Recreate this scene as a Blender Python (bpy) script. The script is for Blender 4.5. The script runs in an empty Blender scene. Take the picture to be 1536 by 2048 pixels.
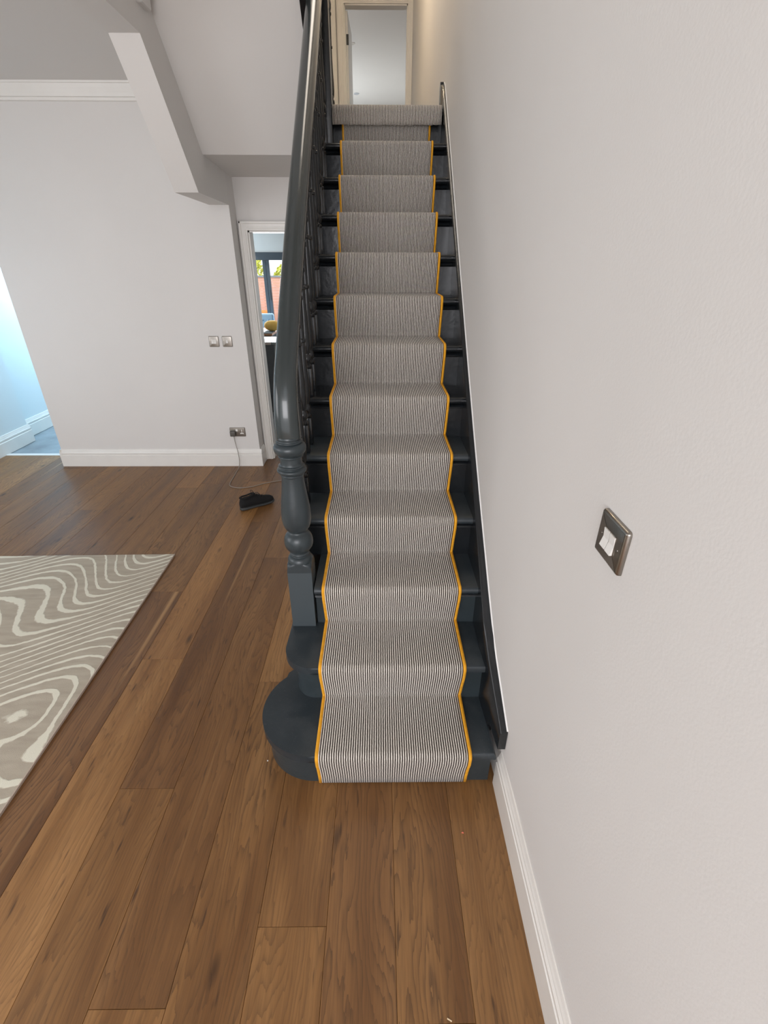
import bpy, bmesh, math, random
from mathutils import Vector, Matrix
random.seed(7)
S = bpy.context.scene
C = S.collection
PI = math.pi

# ------------------------------------------------------------------ camera
PITCH, YAW, ROLL, CAMH, FPX = .4854, -.0096, .002, 1.7674, 946.4
def camera_rows():
    cp, sp = math.cos(PITCH), math.sin(PITCH)
    m = Matrix(((1, 0, 0), (0, -sp, -cp), (0, cp, -sp)))
    cy, sy = math.cos(YAW), math.sin(YAW)
    y = Matrix(((cy, sy, 0), (-sy, cy, 0), (0, 0, 1)))
    cr, sr = math.cos(ROLL), math.sin(ROLL)
    z = Matrix(((cr, -sr, 0), (sr, cr, 0), (0, 0, 1)))
    return z @ m @ y
cd = bpy.data.cameras.new('camera'); cam = bpy.data.objects.new('camera', cd); C.objects.link(cam)
r = camera_rows()
right, down, fwd = r[0], r[1], r[2]
cam.matrix_world = Matrix(((right[0], -down[0], -fwd[0], 0), (right[1], -down[1], -fwd[1], 0),
                           (right[2], -down[2], -fwd[2], CAMH), (0, 0, 0, 1)))
cd.sensor_fit = 'VERTICAL'; cd.sensor_height = 24; cd.sensor_width = 18
cd.lens = FPX * 24 / 2048; cd.clip_start = .02; cd.clip_end = 200
S.camera = cam

# ------------------------------------------------------------------ light, exposure
S.view_settings.view_transform = 'Standard'; S.view_settings.look = 'None'
S.view_settings.gamma = 1; S.view_settings.use_curve_mapping = False
S.view_settings.exposure = 0.13
w = bpy.data.worlds.new('world'); S.world = w; w.use_nodes = True
bg = w.node_tree.nodes['Background']
bg.inputs[0].default_value = (.95, .965, 1, 1); bg.inputs[1].default_value = 1.6

def area(name, loc, target, size, sizey, power, col):
    l = bpy.data.lights.new(name, 'AREA'); l.shape = 'RECTANGLE'; l.size = size; l.size_y = sizey
    l.energy = power; l.color = col
    o = bpy.data.objects.new(name, l); C.objects.link(o); o.location = loc
    d = Vector(target) - Vector(loc); o.rotation_euler = d.to_track_quat('-Z', 'Y').to_euler()
    return o
area('front_window_light', (-.9, -2.9, 1.9), (-.6, 2, 1.0), 2.2, 1.7, 76, (.985, .965, 1))
area('side_window_light', (-3.75, .6, 1.7), (0, .9, 1.2), 1.8, 1.6, 28, (.985, .965, 1))
area('side_room_light', (-3.4, 6.5, 2.35), (-3.35, 4.3, 0), .7, 1.3, 60, (.60, .82, 1))
area('left_floor_fill_light', (-3.84, 2.9, 1.3), (-2.7, 4.0, 0), 1.3, 1.4, 13, (.78, .88, 1))  # unseen lamp added to brighten the floor at the far left
area('kitchen_window_light', (-2.1, 9.7, 1.2), (-2, 6, .8), 1.8, 1.4, 75, (.85, .94, 1))
area('bedroom_fill_light', (-1.9, 12.2, 3.6), (.3, 11.6, 4.9), 4.5, 1.2, 85, (.90, .97, 1))  # unseen fill lamp added to brighten the upstairs room
area('stairwell_overhead_fill', (-.25, 4.1, 5.15), (-.25, 4.1, 0), .5, 1.9, 16, (1, .90, .78))  # unseen overhead source added for the long highlight on the handrail
sl_ = bpy.data.lights.new('sun', 'SUN'); sl_.energy = 3.2; sl_.color = (1, .95, .86); sl_.angle = .02
so_ = bpy.data.objects.new('sun', sl_); C.objects.link(so_); so_.rotation_euler = Vector((.8, .35, -.75)).to_track_quat('-Z', 'Y').to_euler()

# ------------------------------------------------------------------ helpers
MATS = {}
def mat(name, col, rough=.5, metal=0, bump=0, bscale=40, vary=0, vscale=6, spec=.5, coat=0):
    m = bpy.data.materials.new(name); m.use_nodes = True
    nt = m.node_tree; p = nt.nodes['Principled BSDF']
    p.inputs['Base Color'].default_value = (*col, 1); p.inputs['Roughness'].default_value = rough
    p.inputs['Metallic'].default_value = metal
    p.inputs['Specular IOR Level'].default_value = spec
    p.inputs['Coat Weight'].default_value = coat
    tc = nt.nodes.new('ShaderNodeTexCoord')
    if vary:
        n = nt.nodes.new('ShaderNodeTexNoise'); n.inputs['Scale'].default_value = vscale; n.inputs['Detail'].default_value = 5
        nt.links.new(tc.outputs['Object'], n.inputs['Vector'])
        rp = nt.nodes.new('ShaderNodeMapRange'); rp.inputs[1].default_value = .3; rp.inputs[2].default_value = .7
        rp.inputs[3].default_value = 1 - vary; rp.inputs[4].default_value = 1 + vary
        nt.links.new(n.outputs['Fac'], rp.inputs[0])
        mx = nt.nodes.new('ShaderNodeVectorMath'); mx.operation = 'SCALE'; mx.inputs[0].default_value = col
        nt.links.new(rp.outputs[0], mx.inputs['Scale']); nt.links.new(mx.outputs[0], p.inputs['Base Color'])
    if bump:
        n = nt.nodes.new('ShaderNodeTexNoise'); n.inputs['Scale'].default_value = bscale; n.inputs['Detail'].default_value = 4
        nt.links.new(tc.outputs['Object'], n.inputs['Vector'])
        b = nt.nodes.new('ShaderNodeBump'); b.inputs['Strength'].default_value = bump; b.inputs['Distance'].default_value = .004
        nt.links.new(n.outputs['Fac'], b.inputs['Height']); nt.links.new(b.outputs[0], p.inputs['Normal'])
    MATS[name] = m
    return m

class NT:
    """small node helper"""
    def __init__(s, name, rough=.5):
        s.m = bpy.data.materials.new(name); s.m.use_nodes = True; s.t = s.m.node_tree
        s.p = s.t.nodes['Principled BSDF']; s.p.inputs['Roughness'].default_value = rough
    def n(s, kind, **kw):
        x = s.t.nodes.new('ShaderNode' + kind)
        for k, v in kw.items():
            if k.startswith('i_'): x.inputs[k[2:].replace('_', ' ')].default_value = v
            elif k.startswith('n_'): x.inputs[int(k[2:])].default_value = v
            else: setattr(x, k, v)
        return x
    def l(s, a, b): s.t.links.new(a, b)
    def math(s, op, a, b=None, c=None):
        x = s.n('Math', operation=op)
        for i, v in enumerate((a, b, c)):
            if v is None: continue
            if isinstance(v, (int, float)): x.inputs[i].default_value = v
            else: s.l(v, x.inputs[i])
        return x.outputs[0]
    def ramp(s, fac, stops):
        x = s.n('ValToRGB'); e = x.color_ramp.elements
        while len(e) < len(stops): e.new(.5)
        for i, (p, c) in enumerate(stops): e[i].position = p; e[i].color = (*c, 1)
        s.l(fac, x.inputs[0]); return x.outputs[0]
    def mix(s, fac, a, b, mode='MIX'):
        x = s.n('MixRGB', blend_type=mode)
        for i, v in enumerate((fac, a, b)):
            if isinstance(v, (int, float)): x.inputs[i].default_value = v
            elif isinstance(v, tuple): x.inputs[i].default_value = (*v, 1)
            else: s.l(v, x.inputs[i])
        return x.outputs[0]

def obj(name, bm, m, parent=None, smooth=False, angle=None):
    me = bpy.data.meshes.new(name)
    bmesh.ops.recalc_face_normals(bm, faces=bm.faces[:])
    bm.to_mesh(me); bm.free()
    if m: me.materials.append(m)
    if smooth or angle:
        for p in me.polygons: p.use_smooth = True
    if angle:
        me.set_sharp_from_angle(angle=math.radians(angle))
    o = bpy.data.objects.new(name, me); C.objects.link(o)
    if parent: o.parent = parent
    return o
def tag(o, label=None, cat=None, group=None, kind=None):
    if label: o['label'] = label
    if cat: o['category'] = cat
    if group: o['group'] = group
    if kind: o['kind'] = kind
    return o
def struct(name, bm, m, label, **kw):
    return tag(obj(name, bm, m, **kw), label, name.split('_')[0], kind='structure')
def thing(name, label, cat, loc=(0, 0, 0), rz=0, group=None):
    o = bpy.data.objects.new(name, None); C.objects.link(o); o.empty_display_size = .05
    o.location = loc; o.rotation_euler = (0, 0, rz)
    return tag(o, label, cat, group)
def box(bm, x0, x1, y0, y1, z0, z1, bev=0, seg=2):
    g = bmesh.ops.create_cube(bm, size=1)
    vs = g['verts']
    for v in vs:
        v.co = Vector(((x0 + x1) / 2 + v.co.x * (x1 - x0), (y0 + y1) / 2 + v.co.y * (y1 - y0), (z0 + z1) / 2 + v.co.z * (z1 - z0)))
    if bev:
        es = list({e for v in vs for e in v.link_edges})
        bmesh.ops.bevel(bm, geom=es, offset=bev, segments=seg, affect='EDGES', profile=.5)
    return bm
def BX(*a, **k): return box(bmesh.new(), *a, **k)
def prism_x(bm, poly, x0, x1):
    """poly of (y,z) extruded along x"""
    a = [bm.verts.new((x0, y, z)) for y, z in poly]; b = [bm.verts.new((x1, y, z)) for y, z in poly]
    bm.faces.new(a); bm.faces.new(b[::-1])
    for i in range(len(poly)):
        j = (i + 1) % len(poly); bm.faces.new((a[i], b[i], b[j], a[j]))
    return bm
def prism_z(bm, poly, z0, z1, bev=0, seg=3):
    a = [bm.verts.new((x, y, z0)) for x, y in poly]; b = [bm.verts.new((x, y, z1)) for x, y in poly]
    f0 = bm.faces.new(a[::-1]); f1 = bm.faces.new(b)
    for i in range(len(poly)):
        j = (i + 1) % len(poly); bm.faces.new((a[i], a[j], b[j], b[i]))
    if bev:
        es = list(set(f0.edges[:] + f1.edges[:]))
        bmesh.ops.bevel(bm, geom=es, offset=bev, segments=seg, affect='EDGES', profile=.5)
    return bm
def lathe(bm, prof, cx, cy, n=32, cap=True):
    rings = []
    for rr, z in prof:
        rings.append([bm.verts.new((cx + rr * math.cos(2 * PI * i / n), cy + rr * math.sin(2 * PI * i / n), z)) for i in range(n)])
    for a, b in zip(rings, rings[1:]):
        for i in range(n):
            j = (i + 1) % n; bm.faces.new((a[i], a[j], b[j], b[i]))
    if cap: bm.faces.new(rings[0][::-1]); bm.faces.new(rings[-1])
    return bm
def sweep(bm, pts, sect, closed=True, up=None, scale=None):
    """sweep section [(u,v)] along pts; u along side, v along normal"""
    pts = [Vector(p) for p in pts]; rings = []
    side = Vector(up) if up else None
    prev = None
    for i, p in enumerate(pts):
        t = (pts[min(i + 1, len(pts) - 1)] - pts[max(i - 1, 0)]).normalized()
        if side: s = (side - side.dot(t) * t).normalized()
        else:
            if prev is None:
                ref = Vector((0, 0, 1)) if abs(t.z) < .9 else Vector((1, 0, 0))
                s = t.cross(ref).normalized()
            else: s = (prev - prev.dot(t) * t).normalized()
            prev = s
        n = s.cross(t).normalized()
        sc = scale(p) if scale else 1
        rings.append([bm.verts.new(p + s * u * sc + n * v * sc) for u, v in sect])
    k = len(sect)
    for a, b in zip(rings, rings[1:]):
        for i in range(k if closed else k - 1):
            j = (i + 1) % k; bm.faces.new((a[i], a[j], b[j], b[i]))
    if closed: bm.faces.new(rings[0][::-1]); bm.faces.new(rings[-1])
    return bm
def circ(rr, n=10): return [(rr * math.cos(2 * PI * i / n), rr * math.sin(2 * PI * i / n)) for i in range(n)]
def smooth_path(pts, n=8):
    """Catmull-Rom"""
    P = [Vector(p) for p in pts]; P = [2 * P[0] - P[1]] + P + [2 * P[-1] - P[-2]]; out = []
    for i in range(1, len(P) - 2):
        a, b, c, d = P[i - 1:i + 3]
        for j in range(n):
            t = j / n
            out.append(.5 * ((2 * b) + (c - a) * t + (2 * a - 5 * b + 4 * c - d) * t * t + (3 * b - a - 3 * c + d) * t ** 3))
    out.append(P[-2]); return out

# ------------------------------------------------------------------ materials
M_wall = mat('wall_paint', (.715, .69, .662), .62, bump=.10, bscale=160, vary=.012, vscale=2)
M_ceil = mat('ceiling_paint', (.74, .715, .685), .7, bump=.08, bscale=140)
M_wood_white = mat('white_gloss_woodwork', (.80, .775, .73), .32, bump=.05, bscale=60, vary=.02, vscale=9)
M_daylit_wall = mat('daylight_tinted_wall', (.70, .77, .79), .6, bump=.06, bscale=120)  # white walls, with the blue of the daylight put into their colour
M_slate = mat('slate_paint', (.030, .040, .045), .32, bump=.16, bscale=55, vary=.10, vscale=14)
M_black = mat('dark_and_shaded_paint', (.0085, .0105, .0125), .24, bump=.22, bscale=40, vary=.18, vscale=10)  # dark paint, also the slate paint darkened for shade on upper steps
M_rail = mat('rail_paint', (.026, .034, .035), .2, bump=.04, bscale=22, vary=.05, vscale=6, coat=.25)
M_steel = mat('brushed_steel', (.30, .275, .245), .28, 1, bump=.03, bscale=200)
M_plastic = mat('white_plastic', (.80, .78, .74), .3)
M_dark = mat('dark_plastic', (.02, .02, .02), .4)
M_black_fabric = mat('black_mesh_fabric', (.003, .003, .0035), .9, bump=.4, bscale=260)
M_sole = mat('dark_grey_rubber', (.035, .038, .038), .6, bump=.1, bscale=90)
M_orange = mat('orange_binding', (.78, .36, .015), .8, bump=.35, bscale=300, vary=.10, vscale=40)
M_frame = mat('anthracite_frame', (.045, .065, .085), .4)
M_tile = mat('grey_stone_tile', (.22, .26, .29), .35, vary=.25, vscale=5)
M_cab = mat('dark_grey_cabinet', (.11, .115, .118), .4, vary=.06, vscale=12)
M_top = mat('pale_worktop', (.62, .52, .46), .2, vary=.08, vscale=20)
M_bluefab = mat('pale_blue_velvet', (.22, .36, .50), .9, bump=.2, bscale=80)
M_yellow = mat('yellow_fabric', (.88, .56, .14), .85, bump=.2, bscale=60)
M_leaf = mat('leaves', (.62, .66, .14), .8, vary=.45, vscale=3)
M_bark = mat('bark', (.12, .08, .05), .9, vary=.2)
M_fence = mat('terracotta_slats', (.74, .43, .34), .8, vary=.12, vscale=4)
M_paving = mat('garden_paving', (.45, .43, .40), .9, vary=.15, vscale=3)
M_tablew = mat('table_wood', (.60, .30, .16), .35, vary=.15, vscale=10)
M_cord = mat('grey_cord', (.30, .27, .23), .5)
M_glass = bpy.data.materials.new('window_glass'); M_glass.use_nodes = True
_p = M_glass.node_tree.nodes['Principled BSDF']; _p.inputs['Transmission Weight'].default_value = 1; _p.inputs['Roughness'].default_value = 0; _p.inputs['IOR'].default_value = 1.02
_p.inputs['Base Color'].default_value = (.97, .99, 1, 1)

# oak planks
k = NT('oak_planks', .42)
tc = k.n('TexCoord'); at = k.n('Attribute', attribute_name='tint'); sep = k.n('SeparateColor'); k.l(at.outputs['Color'], sep.inputs[0])
sx = k.n('SeparateXYZ'); k.l(tc.outputs['Object'], sx.inputs[0])
def plank_vec(fx, fy, seed):
    c = k.n('CombineXYZ')
    k.l(k.math('MULTIPLY', sx.outputs[0], fx), c.inputs[0])
    k.l(k.math('ADD', k.math('MULTIPLY', sx.outputs[1], fy), k.math('MULTIPLY', sep.outputs[0], 31.)), c.inputs[1])
    k.l(k.math('ADD', k.math('MULTIPLY', sep.outputs[1], 17.), seed), c.inputs[2])
    return c.outputs[0]
# broad warp along the board gives cathedral figures
wn = k.n('TexNoise', i_Scale=1, i_Detail=2.); k.l(plank_vec(4.2, .8, 0.), wn.inputs['Vector'])
wn2 = k.n('TexNoise', i_Scale=1, i_Detail=3.); k.l(plank_vec(40., 5., 3.), wn2.inputs['Vector'])
ph = k.math('ADD', k.math('MULTIPLY', sx.outputs[0], 42.), k.math('MULTIPLY', wn.outputs[0], 25.))
ph = k.math('ADD', ph, k.math('MULTIPLY', wn2.outputs[0], 2.4))
ring = k.math('FRACT', ph)
ringd = k.math('POWER', ring, 3.5)
fine = k.n('TexNoise', i_Scale=1, i_Detail=5., i_Roughness=.7); k.l(plank_vec(170., 5., 7.), fine.inputs['Vector'])
broad = k.n('TexNoise', i_Scale=1, i_Detail=3.); k.l(plank_vec(9., .8, 11.), broad.inputs['Vector'])
base = k.ramp(broad.outputs[0], [(.28, (.145, .066, .022)), (.48, (.225, .112, .040)), (.66, (.295, .155, .060)), (.85, (.40, .225, .095))])
tint = k.ramp(sep.outputs[2], [(0, (.76, .70, .66)), (.35, (.95, .92, .86)), (.7, (1.12, 1.09, 1.0)), (1, (1.32, 1.27, 1.16))])
col = k.mix(1., base, tint, 'MULTIPLY')
rmask = k.math('MULTIPLY', ringd, k.math('MULTIPLY', broad.outputs[0], k.math('ADD', .35, k.math('MULTIPLY', sep.outputs[0], .8))))
col = k.mix(rmask, col, (.035, .017, .009))
fm = k.math('MULTIPLY', k.math('SUBTRACT', fine.outputs[0], .42), 1.3)
fmc = k.n('Clamp'); k.l(fm, fmc.inputs[0])
col = k.mix(fmc.outputs[0], col, (.06, .030, .014))
fl = k.n('TexNoise', i_Scale=1, i_Detail=2.); k.l(plank_vec(55., 7., 5.), fl.inputs['Vector'])
flr = k.n('MapRange', n_1=.66, n_2=.76, n_3=0., n_4=.75); k.l(fl.outputs[0], flr.inputs[0])
col = k.mix(flr.outputs[0], col, (.035, .016, .008))
sp_ = k.n('TexNoise', i_Scale=1, i_Detail=2.); k.l(plank_vec(16., .3, 9.), sp_.inputs['Vector'])
spr = k.n('MapRange', n_1=.66, n_2=.78, n_3=0., n_4=.6); k.l(sp_.outputs[0], spr.inputs[0])
col = k.mix(spr.outputs[0], col, (.48, .28, .12))
kn = k.n('TexVoronoi', i_Scale=1.); k.l(plank_vec(5., 1.6, 2.), kn.inputs['Vector'])
knr = k.n('MapRange', n_1=.02, n_2=.09, n_3=.85, n_4=0.); k.l(kn.outputs['Distance'], knr.inputs[0])
col = k.mix(knr.outputs[0], col, (.018, .010, .006))
k.l(col, k.p.inputs['Base Color'])
rr_ = k.n('MapRange', n_1=.2, n_2=.8, n_3=.34, n_4=.50); k.l(broad.outputs[0], rr_.inputs[0]); k.l(rr_.outputs[0], k.p.inputs['Roughness'])
bp_ = k.n('Bump', i_Strength=.12, i_Distance=.002); k.l(fine.outputs[0], bp_.inputs['Height']); k.l(bp_.outputs[0], k.p.inputs['Normal'])
k.p.inputs['Specular IOR Level'].default_value = .42
M_floor = k.m

# striped flatweave: u = stripe coordinate (one unit per stripe pair), v = metres along the strip
k = NT('striped_flatweave', .92)
uv = k.n('UVMap'); s2 = k.n('SeparateXYZ'); k.l(uv.outputs[0], s2.inputs[0])
nz = k.n('TexNoise', i_Scale=1., i_Detail=2.)
cv = k.n('CombineXYZ'); k.l(k.math('MULTIPLY', s2.outputs[0], .6), cv.inputs[0]); k.l(k.math('MULTIPLY', s2.outputs[1], 60.), cv.inputs[1]); k.l(cv.outputs[0], nz.inputs['Vector'])
u = k.math('ADD', s2.outputs[0], k.math('MULTIPLY', k.math('SUBTRACT', nz.outputs[0], .5), .26))
tri = k.math('ABSOLUTE', k.math('SUBTRACT', k.math('FRACT', u), .5))   # 0 mid-white .. .5 mid-dark
sm = k.n('MapRange', n_1=.17, n_2=.25, n_3=0., n_4=1.); k.l(tri, sm.inputs[0])
loop = k.math('SINE', k.math('MULTIPLY', s2.outputs[1], 1250.))
cn = k.n('TexNoise', i_Scale=1., i_Detail=3.); cv2 = k.n('CombineXYZ'); k.l(k.math('MULTIPLY', s2.outputs[0], 1.1), cv2.inputs[0]); k.l(k.math('MULTIPLY', s2.outputs[1], 160.), cv2.inputs[1]); k.l(cv2.outputs[0], cn.inputs['Vector'])
wh = k.mix(cn.outputs[0], (.58, .52, .45), (.97, .92, .85))
dk = k.mix(cn.outputs[0], (.016, .011, .008), (.06, .043, .034))
k.l(k.mix(sm.outputs[0], wh, dk), k.p.inputs['Base Color'])
hh = k.math('ADD', k.math('MULTIPLY', k.math('SUBTRACT', .5, tri), 2.), k.math('MULTIPLY', loop, .18))
bp_ = k.n('Bump', i_Strength=.5, i_Distance=.0015); k.l(hh, bp_.inputs['Height']); k.l(bp_.outputs[0], k.p.inputs['Normal'])
k.p.inputs['Sheen Weight'].default_value = .15
M_stripe = k.m

# wavy rug
k = NT('wavy_rug', .95)
tc = k.n('TexCoord'); sx = k.n('SeparateXYZ'); k.l(tc.outputs['Object'], sx.inputs[0])
n1 = k.n('TexNoise', i_Scale=1.3, i_Detail=.8, i_Distortion=.3); k.l(tc.outputs['Object'], n1.inputs['Vector'])
n2 = k.n('TexNoise', i_Scale=28., i_Detail=2.); k.l(tc.outputs['Object'], n2.inputs['Vector'])
n3 = k.n('TexNoise', i_Scale=3., i_Detail=2.); k.l(tc.outputs['Object'], n3.inputs['Vector'])
sn = k.math('SINE', k.math('ADD', k.math('ADD', k.math('MULTIPLY', sx.outputs[0], 6.6), k.math('MULTIPLY', sx.outputs[1], -3.2)), k.math('MULTIPLY', n1.outputs[0], 3.)))
fld = k.math('MULTIPLY', k.math('ADD', sx.outputs[1], k.math('MULTIPLY', sn, .17)), 13.)
fld = k.math('ADD', fld, k.math('MULTIPLY', n1.outputs[0], 6.))
fld = k.math('ADD', fld, k.math('MULTIPLY', n2.outputs[0], .22))
sw = k.math('ABSOLUTE', k.math('SUBTRACT', k.math('FRACT', fld), .5))
th = k.math('SUBTRACT', k.math('MULTIPLY', n3.outputs[0], .32), .035)
ln = k.n('MapRange', n_1=-.03, n_2=.03, n_3=0., n_4=1.); k.l(k.math('SUBTRACT', th, sw), ln.inputs[0])
mot = k.n('TexNoise', i_Scale=7., i_Detail=5.)
mp = k.n('Mapping'); mp.inputs['Scale'].default_value = (1, 4, 1); k.l(tc.outputs['Object'], mp.inputs[0]); k.l(mp.outputs[0], mot.inputs['Vector'])
gr = k.mix(mot.outputs[0], (.31, .265, .20), (.52, .46, .37))
k.l(k.mix(ln.outputs[0], gr, (.70, .67, .55)), k.p.inputs['Base Color'])
nb = k.n('TexNoise', i_Scale=420., i_Detail=2.); k.l(tc.outputs['Object'], nb.inputs['Vector'])
bh = k.math('ADD', nb.outputs[0], k.math('MULTIPLY', ln.outputs[0], 1.2))
bp_ = k.n('Bump', i_Strength=.6, i_Distance=.002); k.l(bh, bp_.inputs['Height']); k.l(bp_.outputs[0], k.p.inputs['Normal'])
M_rug = k.m

# dusty tread paint
k = NT('worn_tread_paint', .4)
tc = k.n('TexCoord')
n1 = k.n('TexNoise', i_Scale=9., i_Detail=6., i_Roughness=.65); k.l(tc.outputs['Object'], n1.inputs['Vector'])
n2 = k.n('TexNoise', i_Scale=260., i_Detail=2.); k.l(tc.outputs['Object'], n2.inputs['Vector'])
f1 = k.n('MapRange', n_1=.45, n_2=.8, n_3=0., n_4=.5); k.l(n1.outputs[0], f1.inputs[0])
f2 = k.n('MapRange', n_1=.68, n_2=.74, n_3=0., n_4=.35); k.l(n2.outputs[0], f2.inputs[0])
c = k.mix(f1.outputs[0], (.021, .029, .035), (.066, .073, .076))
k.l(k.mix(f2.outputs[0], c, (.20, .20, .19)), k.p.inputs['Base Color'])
rg = k.n('MapRange', n_1=.3, n_2=.7, n_3=.3, n_4=.6); k.l(n1.outputs[0], rg.inputs[0]); k.l(rg.outputs[0], k.p.inputs['Roughness'])
bp_ = k.n('Bump', i_Strength=.1, i_Distance=.003); k.l(n1.outputs[0], bp_.inputs['Height']); k.l(bp_.outputs[0], k.p.inputs['Normal'])
M_tread = k.m

# ------------------------------------------------------------------ measurements
RISE, RUN, N1 = .2013, .2251, 1.0892       # carpet nosings
def nose(n): return N1 + (n - 1) * RUN      # y of nosing n on the carpet
def top(n): return n * RISE                 # carpet height of tread n
def pitch(y): return RISE + (y - N1) * RISE / RUN
NS = 13
YB, YD = 4.34, 4.53                         # hall back wall, kitchen door wall
XR = -1.16                                  # right end of hall back wall
ZC = 2.875
def wallx(y):
    P = [(-9, .448), (.85, .448), (1.0, .4465), (1.15, .442), (1.3, .437), (1.5, .4315), (1.75, .4265), (2.0, .4235), (2.3, .4215), (2.7, .4205), (20, .4205)]
    for (a, b), (c, d) in zip(P, P[1:]):
        if a <= y <= c: return b + (d - b) * (y - a) / (c - a)
    return .421

# ------------------------------------------------------------------ floor
bm = bmesh.new(); cl = bm.loops.layers.float_color.new('tint')
PW, X0 = .2065, -.164
joints = {-1: [.679], -3: [.505], -4: [1.106], -5: [1.77], -6: [2.324], -2: [1.62], 0: [-.9], 1: [2.4], 2: [-.4]}
rnd = random.Random(3)
for i in range(-19, 3):
    xa = X0 + i * PW; xb = xa + PW
    L = rnd.uniform(1.9, 2.2); js = sorted(joints.get(i, [rnd.uniform(0, 2)])); j0 = js[0]
    ys = [j0 + m * L for m in range(-4, 5)]
    ys = [y for y in ys if -3 < y < (4.6 if xa < -1.1 else 4.6)]
    ys = [-3.] + ys + [4.62]
    for ya, yb in zip(ys, ys[1:]):
        g = .0011
        xr = min(xb, .46)
        if xr - xa < .01: continue
        n0 = len(bm.faces)
        vs = [bm.verts.new(p) for p in ((xa + g, ya + g, 0), (xr - g, ya + g, 0), (xr - g, yb - g, 0), (xa + g, yb - g, 0))]
        f = bm.faces.new(vs); t = (rnd.random(), rnd.random(), rnd.random() * (.55 if i >= -1 else 1), 1)
        # bevelled arris down into the joint
        d = .0022
        ws = [bm.verts.new(p) for p in ((xa, ya, -d), (xr, ya, -d), (xr, yb, -d), (xa, yb, -d))]
        fs = [f] + [bm.faces.new((ws[q], ws[(q + 1) % 4], vs[(q + 1) % 4], vs[q])) for q in range(4)]
        for ff in fs:
            for lp in ff.loops: lp[cl] = t
struct('floor', bm, M_floor, 'warm brown oak plank floor of the hall')
struct('floor_base', BX(-4.2, .46, -3, 4.62, -.08, -.0024), mat('joint_shadow_board', (.02, .012, .008), .9), 'boarding beneath the oak planks')
struct('floor_tile', BX(-4.2, .46, 4.66, 10, -.08, -.004), M_tile, 'grey stone tiled floor beyond the doorways')
struct('trim_1', BX(-4.2, .4, 4.615, 4.67, -.02, .004, bev=.002), mat('threshold', (.72, .72, .70), .35), 'pale threshold strip between planks and tiles')

# ------------------------------------------------------------------ right wall + skirting
bm = bmesh.new(); ysr = [-3, 0, .6, .85, 1.0, 1.15, 1.3, 1.5, 1.75, 2.0, 2.3, 2.7, 3.2, 4, 8]
a = [(y, wallx(y)) for y in ysr]
lo = [bm.verts.new((x, y, -.05)) for y, x in a]; hi = [bm.verts.new((x, y, 5.2)) for y, x in a]
lo2 = [bm.verts.new((.6, y, -.05)) for y, x in a]; hi2 = [bm.verts.new((.6, y, 5.2)) for y, x in a]
for i in range(len(a) - 1):
    bm.faces.new((lo[i], lo[i + 1], hi[i + 1], hi[i])); bm.faces.new((lo2[i + 1], lo2[i], hi2[i], hi2[i + 1]))
    bm.faces.new((hi[i], hi[i + 1], hi2[i + 1], hi2[i])); bm.faces.new((lo[i + 1], lo[i], lo2[i], lo2[i + 1]))
bm.faces.new((lo[0], hi[0], hi2[0], lo2[0])); bm.faces.new((lo[-1], lo2[-1], hi2[-1], hi[-1]))
struct('wall_right', bm, M_wall, 'plain pale grey plaster wall on the right of the stairs', angle=30)
def skirt_prof(t=.018, h=.17):
    return [(0, 0), (t, 0), (t, h * .66), (t - .004, h * .675), (t - .0045, h * .71), (t - .001, h * .735), (t - .001, h * .80),
            (t - .006, h * .85), (t - .0065, h * .88), (t - .010, h * .93), (t - .013, h), (0, h)]
def skirt(name, p0, p1, nrm, label, t=.018, h=.17):
    """skirting from p0 to p1 (x,y) standing off the wall along nrm"""
    bm = bmesh.new(); pr = skirt_prof(t, h)
    A = [bm.verts.new((p0[0] + nrm[0] * u, p0[1] + nrm[1] * u, v)) for u, v in pr]
    B = [bm.verts.new((p1[0] + nrm[0] * u, p1[1] + nrm[1] * u, v)) for u, v in pr]
    bm.faces.new(A); bm.faces.new(B[::-1])
    for i in range(len(pr)):
        j = (i + 1) % len(pr); bm.faces.new((A[i], B[i], B[j], A[j]))
    return struct(name, bm, M_wood_white, label)
skirt('baseboard_right', (.4475, -3), (.4475, 1.12), (-1, 0), 'white moulded skirting along the right wall', h=.185)

# ------------------------------------------------------------------ hall back wall, door wall, ceilings
struct('wall_back', BX(-3.07, XR, YB, 4.5, 0, ZC), M_wall, 'grey hall wall with switches and socket')
skirt('baseboard_back', (-3.07, YB), (XR + .0172, YB), (0, -1), 'white skirting along the hall back wall')
skirt('baseboard_return', (XR, YB), (XR, YD - .031), (1, 0), 'short return of skirting beside the kitchen doorway')
skirt('baseboard_end', (-3.07, YB - .018), (-3.07, 4.5), (-1, 0), 'skirting round the free end of the back wall')
DX0, DX1, DZ = -1.085, -.42, 2.0
bm = bmesh.new(); box(bm, XR - .05, DX0, YD, 4.65, 0, 2.62); box(bm, DX0, DX1, YD, 4.65, DZ, 2.62); box(bm, DX1, -.352, YD, 4.65, 0, 2.62)
box(bm, XR - .05, XR, 4.5, YD, 0, 2.62)
struct('wall_kitchen', bm, M_wall, 'wall around the kitchen doorway')
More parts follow.
